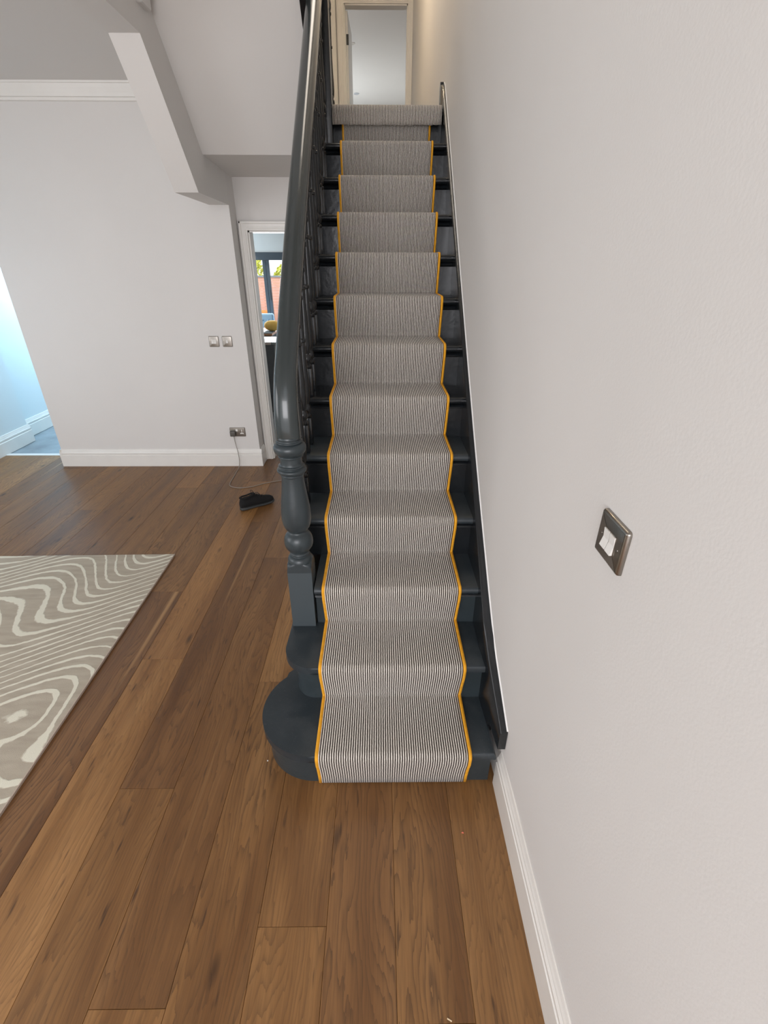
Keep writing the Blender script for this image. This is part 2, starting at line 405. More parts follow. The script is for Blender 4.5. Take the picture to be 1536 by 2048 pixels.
def architrave(name, x0, x1, y, z0, z1, wd, label, m=M_wood_white, depth=.12, left=True, right=True):
    bm = bmesh.new()
    def leg(a, b, za, zb):
        box(bm, a, b, y - .02, y, za, zb, bev=.003)
    s = wd
    if left:
        leg(x0 - s, x0 + .004, z0, z1); box(bm, x0 - s, x0 - s + .018, y - .03, y, z0, z1 + s, bev=.004)
        box(bm, x0 - s * .35, x0 - s * .15, y - .025, y, z0, z1, bev=.003)
    if right:
        leg(x1 - .004, x1 + s, z0, z1); box(bm, x1 + s - .018, x1 + s, y - .03, y, z0, z1 + s, bev=.004)
        box(bm, x1 + s * .15, x1 + s * .35, y - .025, y, z0, z1, bev=.003)
    leg(x0 - s, x1 + s, z1 - .004, z1 + s); box(bm, x0 - s, x1 + s, y - .03, y, z1 + s - .018, z1 + s, bev=.004)
    box(bm, x0, x1, y - .025, y, z1 + s * .15, z1 + s * .35, bev=.003)
    # lining
    if left: box(bm, x0, x0 + .016, y, y + depth, z0, z1)
    if right: box(bm, x1 - .016, x1, y, y + depth, z0, z1)
    box(bm, x0, x1, y, y + depth, z1 - .016, z1)
    return struct(name, bm, m, label)
architrave('door_1', DX0, DX1, YD, 0, DZ, .062, 'white moulded frame of the open kitchen doorway')
struct('ceiling', BX(-4.2, -1.312, -3, YB + .16, ZC, 3.0), M_ceil, 'hall ceiling left of the boxed beam')
struct('ceiling_stairwell', BX(-1.312, .46, -3, 8, 5.2, 5.3), M_ceil, 'high ceiling over the stairwell')
struct('wall_stairwell_left', BX(-1.45, -1.312, -3, .6, 3.0, 5.3), M_wall, 'unseen wall added left of the open stairwell to block the sun')  # added out of view to keep the sun out of the stairwell
# cornice
prof = [(YB, ZC), (YB - .052, ZC), (YB - .050, ZC - .010), (YB - .044, ZC - .014), (YB - .038, ZC - .036), (YB - .030, ZC - .060), (YB - .028, ZC - .070), (YB - .026, ZC - .080), (YB - .016, ZC - .084), (YB - .014, ZC - .100), (YB, ZC - .104)]
struct('trim_2', prism_x(bmesh.new(), prof, -3.07, -1.312), M_wood_white, 'plaster cornice between hall wall and ceiling')

# ------------------------------------------------------------------ side room on the left
struct('wall_left', BX(-4.0, -3.87, -3, 5.07, 0, ZC), M_daylit_wall, 'white wall of the side room, tinted with the blue of daylight')
struct('wall_left_recess', BX(-4.15, -4.0, 5.07, 8.0, 0, ZC), M_daylit_wall, 'recessed white wall further back, tinted with the blue of daylight')
struct('wall_side_room', BX(-4.15, -2.4, 8.0, 8.1, 0, ZC), M_daylit_wall, 'end wall of the side room')
struct('wall_divider', BX(-3.07, -2.95, 4.5, 8.0, 0, ZC), M_daylit_wall, 'wall between side room and kitchen')
struct('ceiling_side_room', BX(-4.15, -2.95, YB + .16, 8.1, ZC, 3.0), M_ceil, 'ceiling of the side room')
skirt('baseboard_left', (-3.87, -3), (-3.87, 5.088), (1, 0), 'white skirting of the side room, near length', t=.022, h=.19)
skirt('baseboard_left_recess', (-4.0, 5.0705), (-4.0, 8.0), (1, 0), 'white skirting of the side room, recessed length', t=.022, h=.19)

# ------------------------------------------------------------------ landing and upstairs
ZL = 13 * RISE - .012
struct('floor_landing', BX(-.352, .46, nose(13) + .07, 8.0, 2.37, ZL), M_black, 'landing floor slab')
struct('floor_upper_landing', prism_x(bmesh.new(), [(3.86, 2.392), (YD + .12, 2.353), (YD + .12, ZL), (3.86, ZL)], XR, -.3525), M_ceil, 'plastered underside of the side landing')
struct('wall_landing', BX(-.78, -.66, YD + .12, 8.0, 2.37, 5.2), M_wall, 'left wall of the upper landing')
struct('wall_landing_back', BX(-1.312, -.66, YD + .001, YD + .12, 2.62, 5.2), M_wall, 'wall above the kitchen door wall')
UX0, UX1, UZ = -.43, .362, 4.56
bm = bmesh.new(); box(bm, -.66, UX0, 8, 8.12, ZL, 5.2); box(bm, UX0, UX1, 8, 8.12, UZ, 5.2); box(bm, UX1, .46, 8, 8.12, ZL, 5.2)
struct('wall_upstairs', bm, M_wall, 'wall around the upstairs doorway')
architrave('door_2', UX0, UX1, 8.0, ZL, UZ, .09, 'cream frame of the upstairs doorway', depth=.12)
# open door leaf seen through the doorway
dl = thing('door_leaf', 'open white door leaf swung into the upstairs room, left of its opening', 'door', (UX0 + .018, 8.14, ZL), math.radians(88.5))
bm = bmesh.new(); box(bm, 0, .70, -.02, .02, .01, 1.94, bev=.003)
obj('door_panel', bm, M_wood_white, dl)
for z in (.25, 1.62):
    tag(obj('hinge', BX(-.008, .006, -.028, .0, z, z + .1), M_dark, dl), 'dark metal hinge')
# second door folded flat on the left of the landing end
d2 = thing('landing_door', 'narrow cream door standing flat against the landing end wall, left of the doorway', 'door', (-.655, 7.93, ZL))
obj('door_panel', BX(0, .125, -.02, .02, .01, 1.98, bev=.003), M_wood_white, d2)
obj('hinge', BX(.02, .03, -.026, -.018, 1.05, 1.17), M_dark, d2)
bm = bmesh.new(); box(bm, -2, .62, 16, 16.1, ZL, 5.1); struct('wall_bedroom_back', bm, M_wall, 'far wall of the upstairs room')
struct('wall_bedroom_left', BX(-2.1, -2, 8.12, 16.1, ZL, 5.2), M_wall, 'left wall of the upstairs room')
struct('wall_bedroom_right', BX(.62, .75, 8.12, 16.1, ZL, 5.2), M_wall, 'right wall of the upstairs room')
struct('ceiling_bedroom', BX(-2.1, .75, 8.12, 16.1, 5.1, 5.2), M_wall, 'ceiling of the upstairs room')
struct('floor_bedroom', BX(-2.1, .75, 8.12, 16.1, 2.4, ZL), M_floor, 'floor of the upstairs room')
def disc(name, x, y, z, rr, label, cat, m):
    t = tag(obj(name, lathe(bmesh.new(), [(rr, z), (rr, z - .008), (rr * .8, z - .014), (rr * .75, z - .006)], x, y, 24), m, angle=40), label, cat); return t
disc('ceiling_downlight', -.50, 13.7, 5.1, .06, 'small round downlight set in the upstairs room ceiling', 'light', mat('downlight_rim', (.45, .47, .5), .4))
disc('smoke_alarm', -.449, 10.96, 5.1, .04, 'small round alarm on the upstairs ceiling beside the open door', 'alarm', M_plastic)

# ------------------------------------------------------------------ boxed underside of the upper flight
uf = thing('upper_staircase', 'white boxed underside of the upper flight, sloping above the hall', 'staircase', (-.8, 3.85, 2.4))
def child(o): o.location = (-uf.location[0], -uf.location[1], -uf.location[2]); o.parent = uf; return o
SL = .966
sp = lambda y: 2.389 + SL * (3.854 - y)
tag(child(obj('soffit', prism_x(bmesh.new(), [(3.858, 2.3925), (3.858, 2.6), (1.2, sp(1.2) + .22), (1.2, sp(1.2) + .015)], XR, -.395), M_ceil)), 'broad smooth sloping plaster soffit')
tag(child(obj('boxed_beam', prism_x(bmesh.new(), [(YB, 2.157), (3.655, 2.162), (3.125, 2.75), (.6, 2.75), (.6, 5.2), (YB, 5.2)], -1.312, XR + .0005), M_ceil)), 'narrow boxed plaster beam under the outer string')
tag(child(obj('outer_string', prism_x(bmesh.new(), [(3.84, 2.36), (3.84, 2.64), (1.2, sp(1.2) + .30), (1.2, sp(1.2) - .03), (3.80, 2.40)], -.394, -.345), M_black)), 'dark painted string')
bm = bmesh.new()
box(bm, XR - .02, XR + .030, 3.15, 3.27, 2.87, 2.93, bev=.012); box(bm, XR - .02, XR + .045, 3.12, 3.27, 2.91, 2.98, bev=.014)
child(obj('corbel_moulding', bm, M_ceil))

# ------------------------------------------------------------------ main staircase
st = thing('staircase', 'dark slate painted wooden staircase climbing beside the right wall', 'staircase', (0, N1, 0))
def part(name, bm, m, label=None, **kw):
    for v in bm.verts: v.co.y -= N1
    o = obj(name, bm, m, st, **kw)
    if label: o['label'] = label
    return o
CT = .007
def tread_prof(y0, y1, z, th=.032):
    rr = th / 2; pts = [(y1, z - th), (y1, z)]
    for i in range(9):
        a = PI / 2 + PI * i / 8; pts.append((y0 + rr + rr * math.cos(a), z - rr + rr * math.sin(a)))
    return pts
XS = .399   # inner face of the wall string
def arc(cx, cy, rr, a0, a1, n=14): return [(cx + rr * math.cos(math.radians(a0 + (a1 - a0) * i / n)), cy + rr * math.sin(math.radians(a0 + (a1 - a0) * i / n))) for i in range(n + 1)]
y1 = nose(1) + .008; y2 = nose(2) + .008
def tread1(ins):
    p = [(XS + .02 - ins * .2, nose(2) + .12), (XS + .02 - ins * .2, y1 + ins)]
    p += [(-.252 + (a_[0] + .252) * (1 + ins * 3.0), a_[1]) for a_ in arc(-.252, 1.312, 1.312 - y1 - ins, -90, -232, 26)]
    p += [(-.33 + ins * .3, 1.56), (-.30, 1.62), (0, nose(2) + .12)]
    return p[::-1]
part('tread', prism_z(bmesh.new(), tread1(0), top(1) - CT - .036, top(1) - CT, bev=.015, seg=5), M_tread, 'wide curved bottom tread with a rounded left end', angle=50)
part('riser', prism_z(bmesh.new(), tread1(.034), .0, top(1) - CT - .03), M_slate, 'curved bottom riser', angle=40)
def tread2(ins):
    p = [(XS + .01, 1.60), (XS + .01, y2 + ins)]
    p += arc(-.262 , y2 + .118, .118 - ins, -90, -180, 12)
    p += [(-.38 + ins, 1.68), (-.28, 1.68), (-.28, 1.60)]
    return p[::-1]
part('tread', prism_z(bmesh.new(), tread2(0), top(2) - CT - .034, top(2) - CT, bev=.013, seg=4), M_tread, 'second tread with a rounded front left corner', angle=50)
part('riser', prism_z(bmesh.new(), tread2(.036), top(1) - CT - .001, top(2) - CT - .03), M_slate, 'second riser curving round to the left', angle=40)
for n in range(3, NS + 1):
    xl = -.268 if n == 3 else -.372
    z = top(n) - CT; ya = nose(n) + .008; yb = nose(n + 1) + .056 if n < NS else nose(13) + .075
    part('tread', prism_x(bmesh.new(), tread_prof(ya, yb, z), xl, XS), M_tread if n < 6 else M_black, angle=50)  # upper treads darker: light falling off up the flight, put into the colour
    part('riser', BX(max(xl, -.345), XS, ya + .036, ya + .054, top(n - 1) - CT + .0005, z - .030), M_slate if n < 4 else M_black)  # upper risers are the same slate with shade put into the colour
    pr = [(ya + .036, z - .033), (ya + .012, z - .033)] + [(ya + .036 - .022 * math.cos(math.radians(a)), z - .055 + .020 * math.sin(math.radians(a))) for a in (75, 45, 15)] + [(ya + .036, z - .058)]
    part('scotia_moulding', prism_x(bmesh.new(), pr, max(xl, -.345), XS), M_black, angle=50)
# wall string following the wall
def string_piece(y0, y1, n=26):
    bm = bmesh.new(); rows = []
    for i in range(n + 1):
        y = y0 + (y1 - y0) * i / n; o_ = wallx(y); off = .045 + max(0, 1.35 - y) * .28
        zt = pitch(y) + off
        zt = min(zt, top(13) + .17)
        inn = XS + max(0, (1.4 - y)) * .055
        zb = max(.0, pitch(y) - .42) if y > 1.30 else .235
        rows.append([bm.verts.new(p) for p in ((inn, y, zb), (inn, y, zt - .006), (inn + .006, y, zt), (o_ - .001, y, zt), (o_ - .001, y, zb))])
    for a, b in zip(rows, rows[1:]):
        for i in range(5):
            j = (i + 1) % 5; bm.faces.new((a[i], b[i], b[j], a[j]))
    bm.faces.new(rows[0]); bm.faces.new(rows[-1][::-1]); return bm
part('wall_string', string_piece(1.092, 3.99), M_black, 'dark string board against the wall', angle=50)
part('string_end_cap', prism_x(bmesh.new(), [(3.985, 2.60), (3.985, 2.77), (4.0, 2.80), (4.03, 2.805), (4.05, 2.78), (4.05, 2.60)], XS, .419), M_black, angle=40)
bead = [(wallx(yy) - .001, yy, min(pitch(yy) + .045 + max(0, 1.35 - yy) * .28, top(13) + .17) + .0015) for yy in [1.095 + .07 * i for i in range(42)]]
struct('trim_3', sweep(bmesh.new(), bead, circ(.0035, 6)), mat('white_sealant', (.85, .84, .82), .4), 'white bead of filler along the top of the wall string')
# outer cut string
bm = bmesh.new(); poly = []
for n in range(3, NS + 1):
    ya = nose(n) + .046
    if n == 3: poly.append((1.66, top(2) - .02)); poly.append((1.66, top(3) - .04))
    else: poly.append((ya, top(n - 1) - .04)); poly.append((ya, top(n) - .04))
poly += [(3.86, top(13) - .04), (3.86, 2.37), (3.80, 2.20)] + [(1.66, .38 - .08)]
prism_x(bm, poly, -.362, -.345); part('outer_string', bm, M_black, 'stepped outer string under the balusters')
struct('wall_under_stairs', prism_x(bmesh.new(), [(1.665, 0.0), (1.665, .30), (3.80, 2.19), (3.86, 2.37), (YD, 2.37), (YD, 0)], -.358, -.347), M_wall, 'plastered side panel below the stair string')
# newel
XN, YN = -.3225, 1.609
bm = bmesh.new(); z0 = top(2) - CT
box(bm, XN - .0485, XN + .0485, YN - .0485, YN + .0485, z0, .668)
part('newel_base', bm, mat('slate_undercoat', (.050, .064, .072), .5), 'square newel base block')
# lamb's tongue shoulder: square blending into round
bm = bmesh.new(); rings = []
N = 48
for t in range(9):
    f = t / 8; z = .6675 + .040 * f; rings.append([])
    for i in range(N):
        a = 2 * PI * i / N; ca, sa = math.cos(a), math.sin(a)
        sq = .0484 / max(abs(ca), abs(sa)); rr = min(sq, .050 + .0186 * math.sqrt(max(0, 1 - f * f)))
        rings[-1].append(bm.verts.new((XN + rr * ca, YN + rr * sa, z)))
for a, b in zip(rings, rings[1:]):
    for i in range(N):
        j = (i + 1) % N; bm.faces.new((a[i], a[j], b[j], b[i]))
bm.faces.new(rings[0][::-1]); bm.faces.new(rings[-1])
part('newel_shoulder', bm, M_slate, angle=50)
prof = [(.050, .7074), (.0495, .712), (.046, .722), (.039, .728), (.0345, .730), (.034, .734), (.038, .737), (.0385, .741), (.035, .744), (.035, .747), (.039, .750), (.041, .753),
        (.0525, .770), (.0565, .789), (.0545, .809), (.047, .825), (.037, .834), (.0345, .839), (.0345, .843), (.039, .846), (.048, .858), (.054, .878), (.0565, .902),
        (.0555, .93), (.0525, .96), (.048, .995), (.0435, 1.03), (.041, 1.060), (.0405, 1.076), (.0425, 1.077), (.0425, 1.081), (.0405, 1.083), (.0495, 1.088), (.0535, 1.095), (.0525, 1.102), (.044, 1.106), (.044, 1.109),
        (.047, 1.111), (.0475, 1.115), (.041, 1.118), (.0395, 1.126), (.039, 1.142), (.040, 1.148), (.044, 1.149), (.044, 1.153), (.0415, 1.155), (.050, 1.161), (.0565, 1.171), (.0585, 1.182), (.056, 1.192), (.049, 1.199), (.045, 1.201),
        (.0475, 1.204), (.0475, 1.208), (.0435, 1.210), (.0435, 1.216), (.0445, 1.219), (.043, 1.225)]
def dense(pf, n=3):
    P = smooth_path([(a, b, 0) for a, b in pf], n); return [(p.x, p.y) for p in P]
part('newel_post', lathe(bmesh.new(), dense(prof, 2), XN, YN, 48), M_slate, 'turned newel shaft with ball and rings', angle=60)
# handrail
OFF = .765
path = [(1.609, 1.215), (1.609, 1.26), (1.613, 1.31), (1.628, 1.368), (1.662, 1.428), (1.715, 1.488), (1.79, 1.566), (1.90, 1.678), (2.02, 1.793)]
y = 2.16
while y < 3.72:
    path.append((y, pitch(y) + OFF)); y += .16
path.append((3.76, pitch(3.76) + OFF))
pts = smooth_path([(XN, a, b) for a, b in path], 6)
sect = []
for i in range(28):
    a = 2 * PI * i / 28; ca, sa = math.cos(a), math.sin(a)
    sect.append((.0385 * math.copysign(abs(ca) ** .85, ca), .035 * math.copysign(abs(sa) ** .85, sa)))
part('handrail', sweep(bmesh.new(), pts, sect, up=(1, 0, 0), scale=lambda p: 1 + .14 * max(0, min(1, (1.46 - p.z) / .24))), M_rail, 'thick rounded handrail curving down into the newel', smooth=True)
# thin moulding beneath the handrail
sec2 = [(-.022, -.012), (.022, -.012), (.022, .012), (-.022, .012)]
pl = [(XN, yy, pitch(yy) + OFF - .042) for yy in [1.86 + .1 * i for i in range(19)]]
part('handrail_fillet', sweep(bmesh.new(), pl, sec2, up=(1, 0, 0)), M_black)
# balusters
def baluster_bm(h):
    bm = bmesh.new()
    box(bm, -.0175, .0175, -.0175, .0175, 0, .13, bev=.002); box(bm, -.0175, .0175, -.0175, .0175, h - .12, h, bev=.002)
    p = [(.014, .128), (.018, .135), (.018, .143), (.012, .149), (.012, .153), (.017, .160), (.019, .172), (.017, .184), (.011, .192), (.011, .196), (.015, .204), (.0185, .235),
         (.0175, .28), (.0145, .34), (.012, .42), (.0115, .46), (.016, .464), (.016, .474), (.0115, .478), (.0115, .50), (.0115, h - .24), (.016, h - .232), (.016, h - .222),
         (.012, h - .216), (.016, h - .20), (.017, h - .18), (.012, h - .155), (.018, h - .145), (.018, h - .134), (.014, h - .118)]
    lathe(bm, p, 0, 0, 16); return bm
base = {}
for n in range(3, NS + 1):
    for key, dy in (('a', .055), ('b', .167)):
        yy = nose(n) + dy
        if yy < 1.73 or yy > 3.72: continue
        h = {'a': .049 + OFF - .05, 'b': .149 + OFF - .05}[key]
        if yy < 1.9: h -= .05 if yy > 1.8 else .06
        z = top(n) - CT
        if key not in base or yy < 1.9:
            o = obj('baluster', baluster_bm(h), M_black, st, angle=40)
            if yy >= 1.9: base[key] = o
        else:
            o = base[key].copy(); C.objects.link(o); o.parent = st
        o.location = (XN - .012, yy - N1, z)
base_lab = 'turned dark baluster'
# top newel on the landing
bm = bmesh.new(); xt, yt = -.338, 3.81
box(bm, xt - .045, xt + .045, yt - .045, yt + .045, 2.25, 3.48, bev=.004)
lathe(bm, [(.045, 3.48), (.05, 3.5), (.03, 3.52), (.045, 3.56), (.03, 3.61), (.005, 3.62)], xt, yt)
part('top_newel', bm, M_black, 'square dark newel at the head of the flight', angle=40)
for i, yy in enumerate((3.93, 4.04, 4.15, 4.26, 4.37)):
    o = base['b'].copy(); C.objects.link(o); o.parent = st; o.location = (-.335, yy - N1, ZL)
part('landing_handrail', BX(-.37, -.30, 3.855, 4.50, ZL + .86, ZL + .92, bev=.02, seg=4), M_rail, angle=50)

# ------------------------------------------------------------------ stair runner
XCc, HW = .0464, .2825
run = thing('stair_runner', 'striped cream and charcoal stair carpet with orange edging', 'carpet', (XCc, N1, 0))
path = [(nose(1) + .036, .003), (nose(1) + .030, .05), (nose(1) + .016, .11)]
for n in range(1, NS):
    yn, z = nose(n), top(n); r0 = .021
    path += [(yn + .004, z - .055)]
    for i in range(9):
        a = PI + PI / 12 - (PI / 2 + PI / 12) * i / 8
        path.append((yn + r0 + r0 * math.cos(a), z - r0 + r0 * math.sin(a)))
    path += [(yn + .11, z), (yn + RUN + .040, z), (yn + RUN + .047, z + .005)]
    path += [(yn + RUN + .040, z + .03), (yn + RUN + .022, z + .09)]
path += [(nose(13) + .018, top(13) - .055), (nose(13) + .016, top(13) - .03)]
def strip_mesh(path, x0, x1, nstripe, th=.006, nx=24):
    bm = bmesh.new(); uvl = bm.loops.layers.uv.new('UVMap'); rows = []; v = 0
    prev = None
    for i, (y, z) in enumerate(path):
        if prev: v += math.hypot(y - prev[0], z - prev[1])
        prev = (y, z)
        rows.append(([bm.verts.new((x0 + (x1 - x0) * k / nx, y, z)) for k in range(nx + 1)], v))
    for (a, va), (b, vb) in zip(rows, rows[1:]):
        for k in range(nx):
            f = bm.faces.new((a[k], a[k + 1], b[k + 1], b[k]))
            for lp, (uu, vv) in zip(f.loops, ((k, va), (k + 1, va), (k + 1, vb), (k, vb))):
                lp[uvl].uv = (uu / nx * nstripe, vv)
    return bm
bm = strip_mesh(path, -HW + .009, HW - .009, 64.5)
for v in bm.verts: v.co.y -= N1
me = bpy.data.meshes.new('carpet_strip'); bmesh.ops.recalc_face_normals(bm, faces=bm.faces[:]); bm.to_mesh(me); bm.free(); me.materials.append(M_stripe)
for p in me.polygons: p.use_smooth = True
cs = bpy.data.objects.new('carpet_strip', me); C.objects.link(cs); cs.parent = run
md = cs.modifiers.new('thickness', 'SOLIDIFY'); md.thickness = .006; md.offset = 0
for s in (-1, 1):
    pts = [(s * (HW - .006), y - N1, z + .001) for y, z in path]
    sec = [(.0068 * math.cos(2 * PI * i / 10), .0055 * math.sin(2 * PI * i / 10)) for i in range(10)]
    tag(obj('edge_binding', sweep(bmesh.new(), pts, sec, up=(1, 0, 0)), M_orange, run, smooth=True), 'orange whipped edging')
# landing carpet with its loose rolled-over end
lc = [(4.46, top(13) + .006), (3.95, top(13) + .008), (3.84, top(13) + .012)]
for i in range(8):
    a = PI / 2 + (PI / 2 + .15) * i / 7
    lc.append((3.790 + .035 * math.cos(a), top(13) - .020 + .034 * math.sin(a)))
lc += [(3.752, top(13) - .06), (3.757, top(13) - .088)]
bm = strip_mesh(lc, -.292, .392, 88, nx=40)
rg = random.Random(5)
for v in bm.verts:
    if v.co.z < top(13) - .07: v.co.z += rg.uniform(-.003, .003)
me = bpy.data.meshes.new('landing_carpet'); bmesh.ops.recalc_face_normals(bm, faces=bm.faces[:]); bm.to_mesh(me); bm.free(); me.materials.append(M_stripe)
for p in me.polygons: p.use_smooth = True
o = bpy.data.objects.new('landing_carpet', me); C.objects.link(o)
md = o.modifiers.new('thickness', 'SOLIDIFY'); md.thickness = .008; md.offset = 0
tag(o, 'full width striped landing carpet hanging loose over the top step', 'carpet')

# ------------------------------------------------------------------ rug
bm = BX(-3.1, -1.405, .25, 2.72, .0005, .012, bev=.003)
rot = Matrix.Rotation(math.radians(.9), 4, 'Z'); c0 = Vector((-1.405, 2.72, 0))
bmesh.ops.rotate(bm, verts=bm.verts[:], cent=c0, matrix=rot)
for v in bm.verts: v.co.x += .008; v.co.y += .004
rug = thing('rug', 'grey beige rug with cream wavy lines lying on the wooden floor', 'rug', (0, 0, 0))
obj('pile', bm, M_rug, rug)
bm = BX(-1.4075, -1.402, .25, 2.72, .0005, .0125, bev=.001); bmesh.ops.rotate(bm, verts=bm.verts[:], cent=c0, matrix=rot)
for v in bm.verts: v.co.x += .008; v.co.y += .004
obj('edge_binding', bm, mat('rug_edge', (.45, .36, .29), .9, bump=.3, bscale=200), rug)

# ------------------------------------------------------------------ switches and sockets
def plate(name, label, w_, h_, d_, group=None):
    t = thing(name, label, 'socket' if 'socket' in name else 'switch', group=group)
    bm = bmesh.new(); box(bm, -w_ / 2, w_ / 2, -d_, 0, -h_ / 2, h_ / 2)
    es = [e for e in bm.edges if abs(e.verts[0].co.x - e.verts[1].co.x) < 1e-6 and abs(e.verts[0].co.z - e.verts[1].co.z) < 1e-6]
    bmesh.ops.bevel(bm, geom=es, offset=.006, segments=4, affect='EDGES', profile=.5)
    es = [e for e in bm.edges if all(abs(v.co.y + d_) < 1e-6 for v in e.verts)]
    bmesh.ops.bevel(bm, geom=es, offset=d_ * .7, segments=3, affect='EDGES', profile=.5)
    obj('plate', bm, M_steel, t, angle=40)
    return t
def rocker(t, x, w_, h_, d_):
    pr = [(-d_ + .001, -h_ / 2), (-d_ - .006, -h_ / 2), (-d_ - .0015, 0), (-d_ - .003, h_ / 2), (-d_ + .001, h_ / 2)]
    o = obj('rocker', prism_x(bmesh.new(), pr, x - w_ / 2, x + w_ / 2), M_plastic, t); return o
def screw(t, x, z, d_):
    bm = bmesh.new(); bmesh.ops.create_cone(bm, cap_ends=True, segments=16, radius1=.0035, radius2=.003, depth=.002, matrix=Matrix.Translation((x, -d_ - .0005, z)) @ Matrix.Rotation(PI / 2, 4, 'X'))
    obj('screw', bm, M_steel, t)
# right wall two gang switch
t = plate('light_switch', 'steel double light switch on the right wall', .104, .094, .010)
rocker(t, -.0118, .0205, .038, .010); rocker(t, .0118, .0205, .038, .010); obj('rocker_surround', BX(-.0235, .0235, -.0108, -.0095, -.0205, .0205), M_steel, t); screw(t, -.034, 0, .010); screw(t, .034, 0, .010)
t.location = (.4475, .770, 1.297); t.rotation_euler = (0, 0, -PI / 2)
# back wall switches
t = plate('light_switch', 'left of the two steel switches on the hall back wall, wide white rocker', .086, .088, .007, 'switches on the hall back wall')
rocker(t, -.0105, .020, .034, .007); rocker(t, .0105, .020, .034, .007); screw(t, -.030, 0, .007); screw(t, .030, 0, .007); t.location = (-1.438, YB, 1.157)
t = plate('light_switch', 'right of the two steel switches on the hall back wall, narrow white rocker', .086, .088, .007, 'switches on the hall back wall')
rocker(t, 0, .016, .026, .007); screw(t, -.030, 0, .007); screw(t, .030, 0, .007); t.location = (-1.323, YB, 1.157)
# double socket
t = plate('double_socket', 'steel double power socket low on the hall back wall', .146, .088, .008)
t.location = (-1.348, YB, .342)
bm = bmesh.new(); box(bm, -.016, .004, -.012, -.007, .008, .030, bev=.002); obj('rocker', bm, M_plastic, t)
bm = bmesh.new(); box(bm, .037, .043, -.0095, -.007, .004, .024); box(bm, .024, .034, -.0095, -.007, -.018, -.008); box(bm, .046, .056, -.0095, -.007, -.018, -.008); box(bm, .034, .046, -.0090, -.007, -.016, -.004)
obj('socket_outlet', bm, M_plastic, t)
screw(t, -.060, 0, .008); screw(t, .064, 0, .008)
# plug with lead
t = thing('power_plug', 'dark plug in the double socket with a thin grey lead trailing onto the floor', 'plug', (-1.39, YB - .008, .33))
bm = bmesh.new(); box(bm, -.025, .025, -.032, -.0005, -.024, .028, bev=.008, seg=3); obj('plug_body', bm, mat('grey_plug', (.10, .09, .08), .4), t, angle=50)
cp = [(-1.385, 4.318, .305), (-1.378, 4.312, .24), (-1.362, 4.300, .15), (-1.358, 4.290, .07), (-1.362, 4.262, .016), (-1.362, 4.17, .0035), (-1.356, 4.044, .0035), (-1.352, 3.91, .0035), (-1.325, 3.840, .0035), (-1.235, 3.805, .0035),
      (-1.132, 3.836, .0035), (-1.037, 3.905, .0035), (-.93, 3.955, .0035), (-.80, 4.0, .0035), (-.66, 4.03, .0035), (-.50, 4.02, .0035)]
bm = sweep(bmesh.new(), smooth_path(cp, 8), circ(.0033, 8))
for v in bm.verts: v.co -= Vector((-1.39, YB - .008, .33))
obj('lead', bm, M_cord, t, smooth=True)

# ------------------------------------------------------------------ shoe
sh = thing('shoe', 'single black lace-up trainer lying on the hall floor', 'shoe', (-1.005, 3.462, 0), math.radians(37))
def loft(bm, secs, n=20, cap=True):
    """secs: (x, halfwidth, zbottom, ztop, yshift)"""
    rings = []
    for x, hw, zb, zt, ys in secs:
        ring = []
        for i in range(n):
            a = 2 * PI * i / n; ca, sa = math.cos(a), math.sin(a)
            yy = hw * math.copysign(abs(ca) ** .75, ca); zz = (zb + zt) / 2 + (zt - zb) / 2 * math.copysign(abs(sa) ** .8, sa)
            if sa > 0: yy *= 1 - .38 * sa
            ring.append(bm.verts.new((x, yy + ys, zz)))
        rings.append(ring)
    for a, b in zip(rings, rings[1:]):
        for i in range(n):
            j = (i + 1) % n; bm.faces.new((a[i], a[j], b[j], b[i]))
    if cap: bm.faces.new(rings[0][::-1]); bm.faces.new(rings[-1])
    return bm
# heel at -x, toe at +x
so = [(-.142, .018, .006, .026, 0), (-.135, .028, .001, .033, 0), (-.11, .035, 0, .034, 0), (-.06, .034, 0, .030, .002), (0, .036, 0, .026, .004), (.05, .045, 0, .025, .004), (.10, .044, .002, .027, .0), (.132, .032, .008, .031, -.004), (.146, .014, .016, .030, -.006)]
tag(obj('sole', loft(bmesh.new(), so), M_sole, sh, smooth=True), 'dark grey rubber sole')
up = [(-.140, .018, .024, .075, 0), (-.130, .030, .022, .104, 0), (-.10, .036, .022, .108, 0), (-.06, .036, .022, .106, .002), (-.02, .038, .020, .116, .003), (.02, .041, .018, .100, .004), (.055, .044, .018, .082, .004), (.09, .043, .02, .074, .001), (.118, .037, .022, .068, -.003), (.138, .022, .024, .054, -.005)]
bm = loft(bmesh.new(), up)
upper = obj('upper', bm, M_black_fabric, sh, smooth=True)
bm = bmesh.new(); sweep(bm, smooth_path([(-.134, 0, .110), (-.11, .022, .109), (-.07, .025, .108), (-.03, .018, .117), (-.018, 0, .122), (-.03, -.018, .117), (-.07, -.025, .108), (-.11, -.022, .109), (-.134, 0, .110)], 5), circ(.007, 8))
obj('collar', bm, M_black_fabric, upper, smooth=True)
bm = bmesh.new()
for i in range(4):
    x = -.012 + i * .020; z = .116 - i * .0095
    sweep(bm, smooth_path([(x, -.020, z - .006), (x + .004, 0, z + .003), (x + .008, .020, z - .006)], 5), circ(.0022, 6))
sweep(bm, smooth_path([(-.012, 0, .118), (-.02, .018, .138), (-.034, .020, .142), (-.03, .004, .126), (-.012, 0, .119)], 6), circ(.0022, 6))
sweep(bm, smooth_path([(-.012, 0, .118), (.006, -.022, .130), (.016, -.03, .112), (.004, -.012, .112)], 6), circ(.0022, 6))
tag(obj('laces', bm, mat('black_laces', (.012, .011, .011), .7), upper, smooth=True), 'black laces tied in a bow')

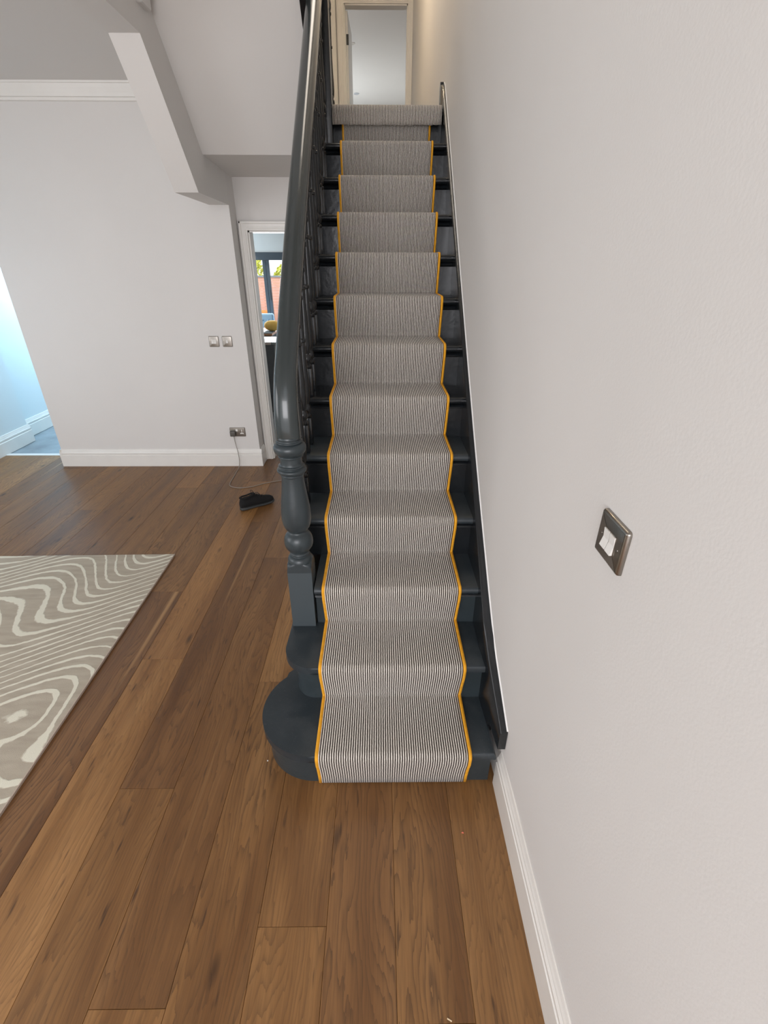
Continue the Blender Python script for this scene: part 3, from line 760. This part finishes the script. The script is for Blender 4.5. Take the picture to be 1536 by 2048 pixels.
# ------------------------------------------------------------------ crumbs on the floor
bm = bmesh.new(); bmesh.ops.create_icosphere(bm, subdivisions=1, radius=.0042)
for v in bm.verts: v.co = Vector((v.co.x * 1.1, v.co.y * .8, v.co.z * .6)) + Vector((random.uniform(-.0008, .0008),) * 3)
o = obj('debris_crumb', bm, mat('coral_crumb', (.75, .20, .12), .6)); o.location = (.287, .939, .0025); tag(o, 'tiny coral red crumb on the floor near the right skirting', 'debris')
bm = bmesh.new(); box(bm, -.0065, .0065, -.0014, .0014, 0, .0022, bev=.0005); o = obj('wood_splinter', bm, mat('pale_wood', (.75, .6, .4), .7))
o.location = (.180, .477, .0003); o.rotation_euler = (0, 0, -.45); tag(o, 'tiny pale wood splinter on the floor at the picture bottom', 'debris')
bm = bmesh.new(); bmesh.ops.create_icosphere(bm, subdivisions=1, radius=.003)
o = obj('debris_crumb', bm, M_plastic); o.location = (-.452, 1.215, .0022); tag(o, 'tiny white plaster crumb on the floor by the curved bottom step', 'debris')

# ------------------------------------------------------------------ kitchen
struct('wall_kitchen_right', BX(-.347, -.25, 4.65, 10, 0, 2.5), M_wall, 'right wall of the kitchen')
struct('ceiling_kitchen', BX(-2.95, -.25, 4.65, 10.1, 2.5, 2.6), M_ceil, 'kitchen ceiling')
struct('wall_kitchen_back', BX(-2.95, -.25, 10.0, 10.1, 1.93, 2.5), M_daylit_wall, 'kitchen wall above the folding doors')
isl = thing('kitchen_island', 'dark grey kitchen island with pale worktop beyond the doorway', 'kitchen island', (-1.85, 6.4, 0))
bm = bmesh.new(); box(bm, -.62, .535, -.19, .24, .0, .856, bev=.004); obj('cabinet', bm, M_cab, isl)
for x in (-.4, 0.0): obj('cabinet_door', BX(x - .18, x + .18, -.205, -.191, .08, .82, bev=.003), M_cab, isl)
obj('end_panel', BX(.53, .56, -.20, .25, 0, .856, bev=.003), mat('grey_end_panel', (.22, .24, .24), .5), isl)
bm = bmesh.new(); box(bm, -.64, .50, -.22, .27, .857, .889, bev=.004); obj('worktop', bm, M_top, isl)
obj('worktop_end', BX(.501, .60, -.21, .27, .857, .887, bev=.004), mat('grey_stone_edge', (.25, .28, .27), .3), isl)
dt = thing('dining_table', 'wooden dining table in front of the folding doors', 'table', (-1.9, 8.45, 0))
obj('table_top', BX(-.45, .18, -.40, .40, .72, .755, bev=.006), M_tablew, dt)
obj('table_runner', BX(.02, .17, -.40, .40, .7555, .76), mat('grey_cloth', (.16, .20, .22), .9), dt)
obj('table_apron', BX(-.40, .14, -.34, .34, .64, .72), M_dark, dt)
for sx_ in (-.38, .12):
    for sy_ in (-.32, .32): obj('leg', BX(sx_ - .03, sx_ + .03, sy_ - .03, sy_ + .03, 0, .72), M_dark, dt)
def chair(x, y, label, first=None):
    c = thing('dining_chair', label, 'chair', (x, y, 0), group='tufted dining chairs')
    bm = bmesh.new(); box(bm, -.20, .20, .0, .09, .50, .945, bev=.035, seg=4)
    bk = obj('backrest', bm, M_bluefab, c, angle=60)
    for bx_ in (-.1, 0, .1):
        for bz in (.72, .84):
            bt = bmesh.new(); bmesh.ops.create_uvsphere(bt, u_segments=8, v_segments=6, radius=.012, matrix=Matrix.Translation((bx_, -.002, bz))); obj('button', bt, M_bluefab, bk)
    obj('seat', BX(-.22, .22, -.42, .02, .40, .50, bev=.03, seg=3), M_bluefab, c, angle=60)
    for lx in (-.18, .18):
        for ly in (-.38, .04): obj('leg', BX(lx - .018, lx + .018, ly - .018, ly + .018, 0, .40), M_dark, c)
    return c
chair(-2.12, 9.25, 'pale blue tufted dining chair, left of the two seen through the doorway')
chair(-1.60, 9.25, 'pale blue tufted dining chair, right of the two and behind the yellow cushion')
# yellow cushion
bm = bmesh.new(); bmesh.ops.create_uvsphere(bm, u_segments=24, v_segments=14, radius=1)
for v in bm.verts:
    a = math.atan2(v.co.y, v.co.x); f = 1 + .06 * math.cos(a * 8)
    v.co = Vector((v.co.x * .13 * f, v.co.y * .11 * f, v.co.z * .085 * (1 - .25 * max(0, 1 - math.hypot(v.co.x, v.co.y) * 3))))
o = obj('cushion', bm, M_yellow, smooth=True); o.location = (-1.765, 8.35, .842); tag(o, 'yellow pleated cushion on the dining table', 'cushion')
bm = bmesh.new(); lathe(bm, [(.001, 0), (.05, .0), (.075, .05), (.08, .12), (.06, .19), (.035, .22), (.04, .24)], 0, 0, 20)
o = obj('vase', bm, mat('dark_glaze', (.03, .045, .08), .3), angle=50); o.location = (-2.03, 8.3, .756); tag(o, 'dark blue vase at the left end of the dining table', 'vase')
# folding doors
wd = tag(bpy.data.objects.new('window_1', None), 'dark framed glazed folding doors to the garden', 'window', kind='structure'); C.objects.link(wd); wd.location = (-2.1, 10.0, 0)
bm = bmesh.new(); box(bm, -.85, 1.8, -.02, .06, 1.80, 1.929, bev=.004); box(bm, -.85, 1.8, -.02, .06, 0, .05)
obj('head_frame', bm, M_frame, wd)
for xx in (-.02, .92, -.84): obj('stile', BX(xx - .062, xx - .002, -.02, .05, .05, 1.80, bev=.004), M_frame, wd); obj('stile', BX(xx + .002, xx + .058, -.02, .05, .05, 1.80, bev=.004), M_frame, wd)
for a_, b_ in ((-.78, -.082), (.04, .858)): obj('pane', BX(a_, b_, .01, .016, .05, 1.80), M_glass, wd)
bm = bmesh.new(); box(bm, .018, .042, -.05, -.02, 1.12, 1.30, bev=.005); obj('handle', bm, M_dark, wd)
# garden
struct('ground_garden', BX(-9, 4, 10.1, 20, -.1, -.02), M_paving, 'paved ground of the garden')
fe = thing('garden_fence', 'terracotta slatted garden screen behind the folding doors', 'fence', (-3, 13, 0))
bm = bmesh.new()
for i in range(22):
    box(bm, -1.6, 1.9, -.012, .012, -.01 + i * .066, .053 + i * .066, bev=.003)
obj('slats', bm, M_fence, fe)
for x in (-1.55, .15, 1.85): obj('post', BX(x - .04, x + .04, .0125, .08, -.02, 1.44), M_fence, fe)
obj('capping', BX(-1.62, 1.92, -.03, .09, 1.44, 1.475), mat('capping_grey', (.25, .30, .34), .6), fe)
pb = thing('planter_box', 'orange timber planter in front of the garden screen', 'planter', (-3.05, 12.3, -.02))
bm = bmesh.new()
for i in range(9): box(bm, -.5, .42, -.2, .2, i * .085, i * .085 + .075, bev=.004)
obj('boards', bm, mat('orange_timber', (.70, .26, .06), .7, vary=.15), pb)
def tree(x, y, h, rr, label, seed):
    rn = random.Random(seed); t = thing('garden_tree', label, 'tree', (x, y, -.02), group='garden trees')
    obj('trunk', lathe(bmesh.new(), [(.09, 0), (.07, h * .5), (.03, h * .9)], 0, 0, 10), M_bark, t, smooth=True)
    bm = bmesh.new()
    for i in range(1500):
        d = Vector((rn.gauss(0, 1), rn.gauss(0, 1), rn.gauss(0, 1))).normalized() * rr * rn.uniform(.5, 1) ** .5
        p = Vector((d.x, d.y, h + d.z * .8)); q = Vector((rn.uniform(-1, 1), rn.uniform(-1, 1), rn.uniform(-1, 1))).normalized(); e = q.orthogonal().normalized(); g = q.cross(e); s = .05
        vs = [bm.verts.new(p + e * s), bm.verts.new(p + g * s * .6), bm.verts.new(p - e * s), bm.verts.new(p - g * s * .6)]; bm.faces.new(vs)
    obj('crown', bm, M_leaf, t)
tree(-3.9, 15, 1.5, .75, 'yellow green garden tree, left of the door stiles', 1)
tree(-2.55, 15.6, 1.35, .58, 'yellow green garden tree, right of the door stiles', 2)

# landing lamp: warm pendant bulb out of sight above the landing
pd = thing('pendant_lamp', 'warm pendant lamp hanging above the landing', 'lamp', (-.05, 5.4, 4.6))
bm = bmesh.new(); bmesh.ops.create_uvsphere(bm, u_segments=16, v_segments=10, radius=.05)
em = NT('bulb_glass'); em.p.inputs['Emission Color'].default_value = (1, .78, .5, 1); em.p.inputs['Emission Strength'].default_value = 8
obj('bulb', bm, em.m, pd, smooth=True)
obj('flex', sweep(bmesh.new(), [(0, 0, .05), (0, 0, .6)], circ(.004, 6)), M_dark, pd)
l = bpy.data.lights.new('pendant_light', 'POINT'); l.energy = 26; l.color = (1, .80, .56); l.shadow_soft_size = .06
o = bpy.data.objects.new('pendant_light', l); C.objects.link(o); o.location = (-.05, 5.4, 4.5)
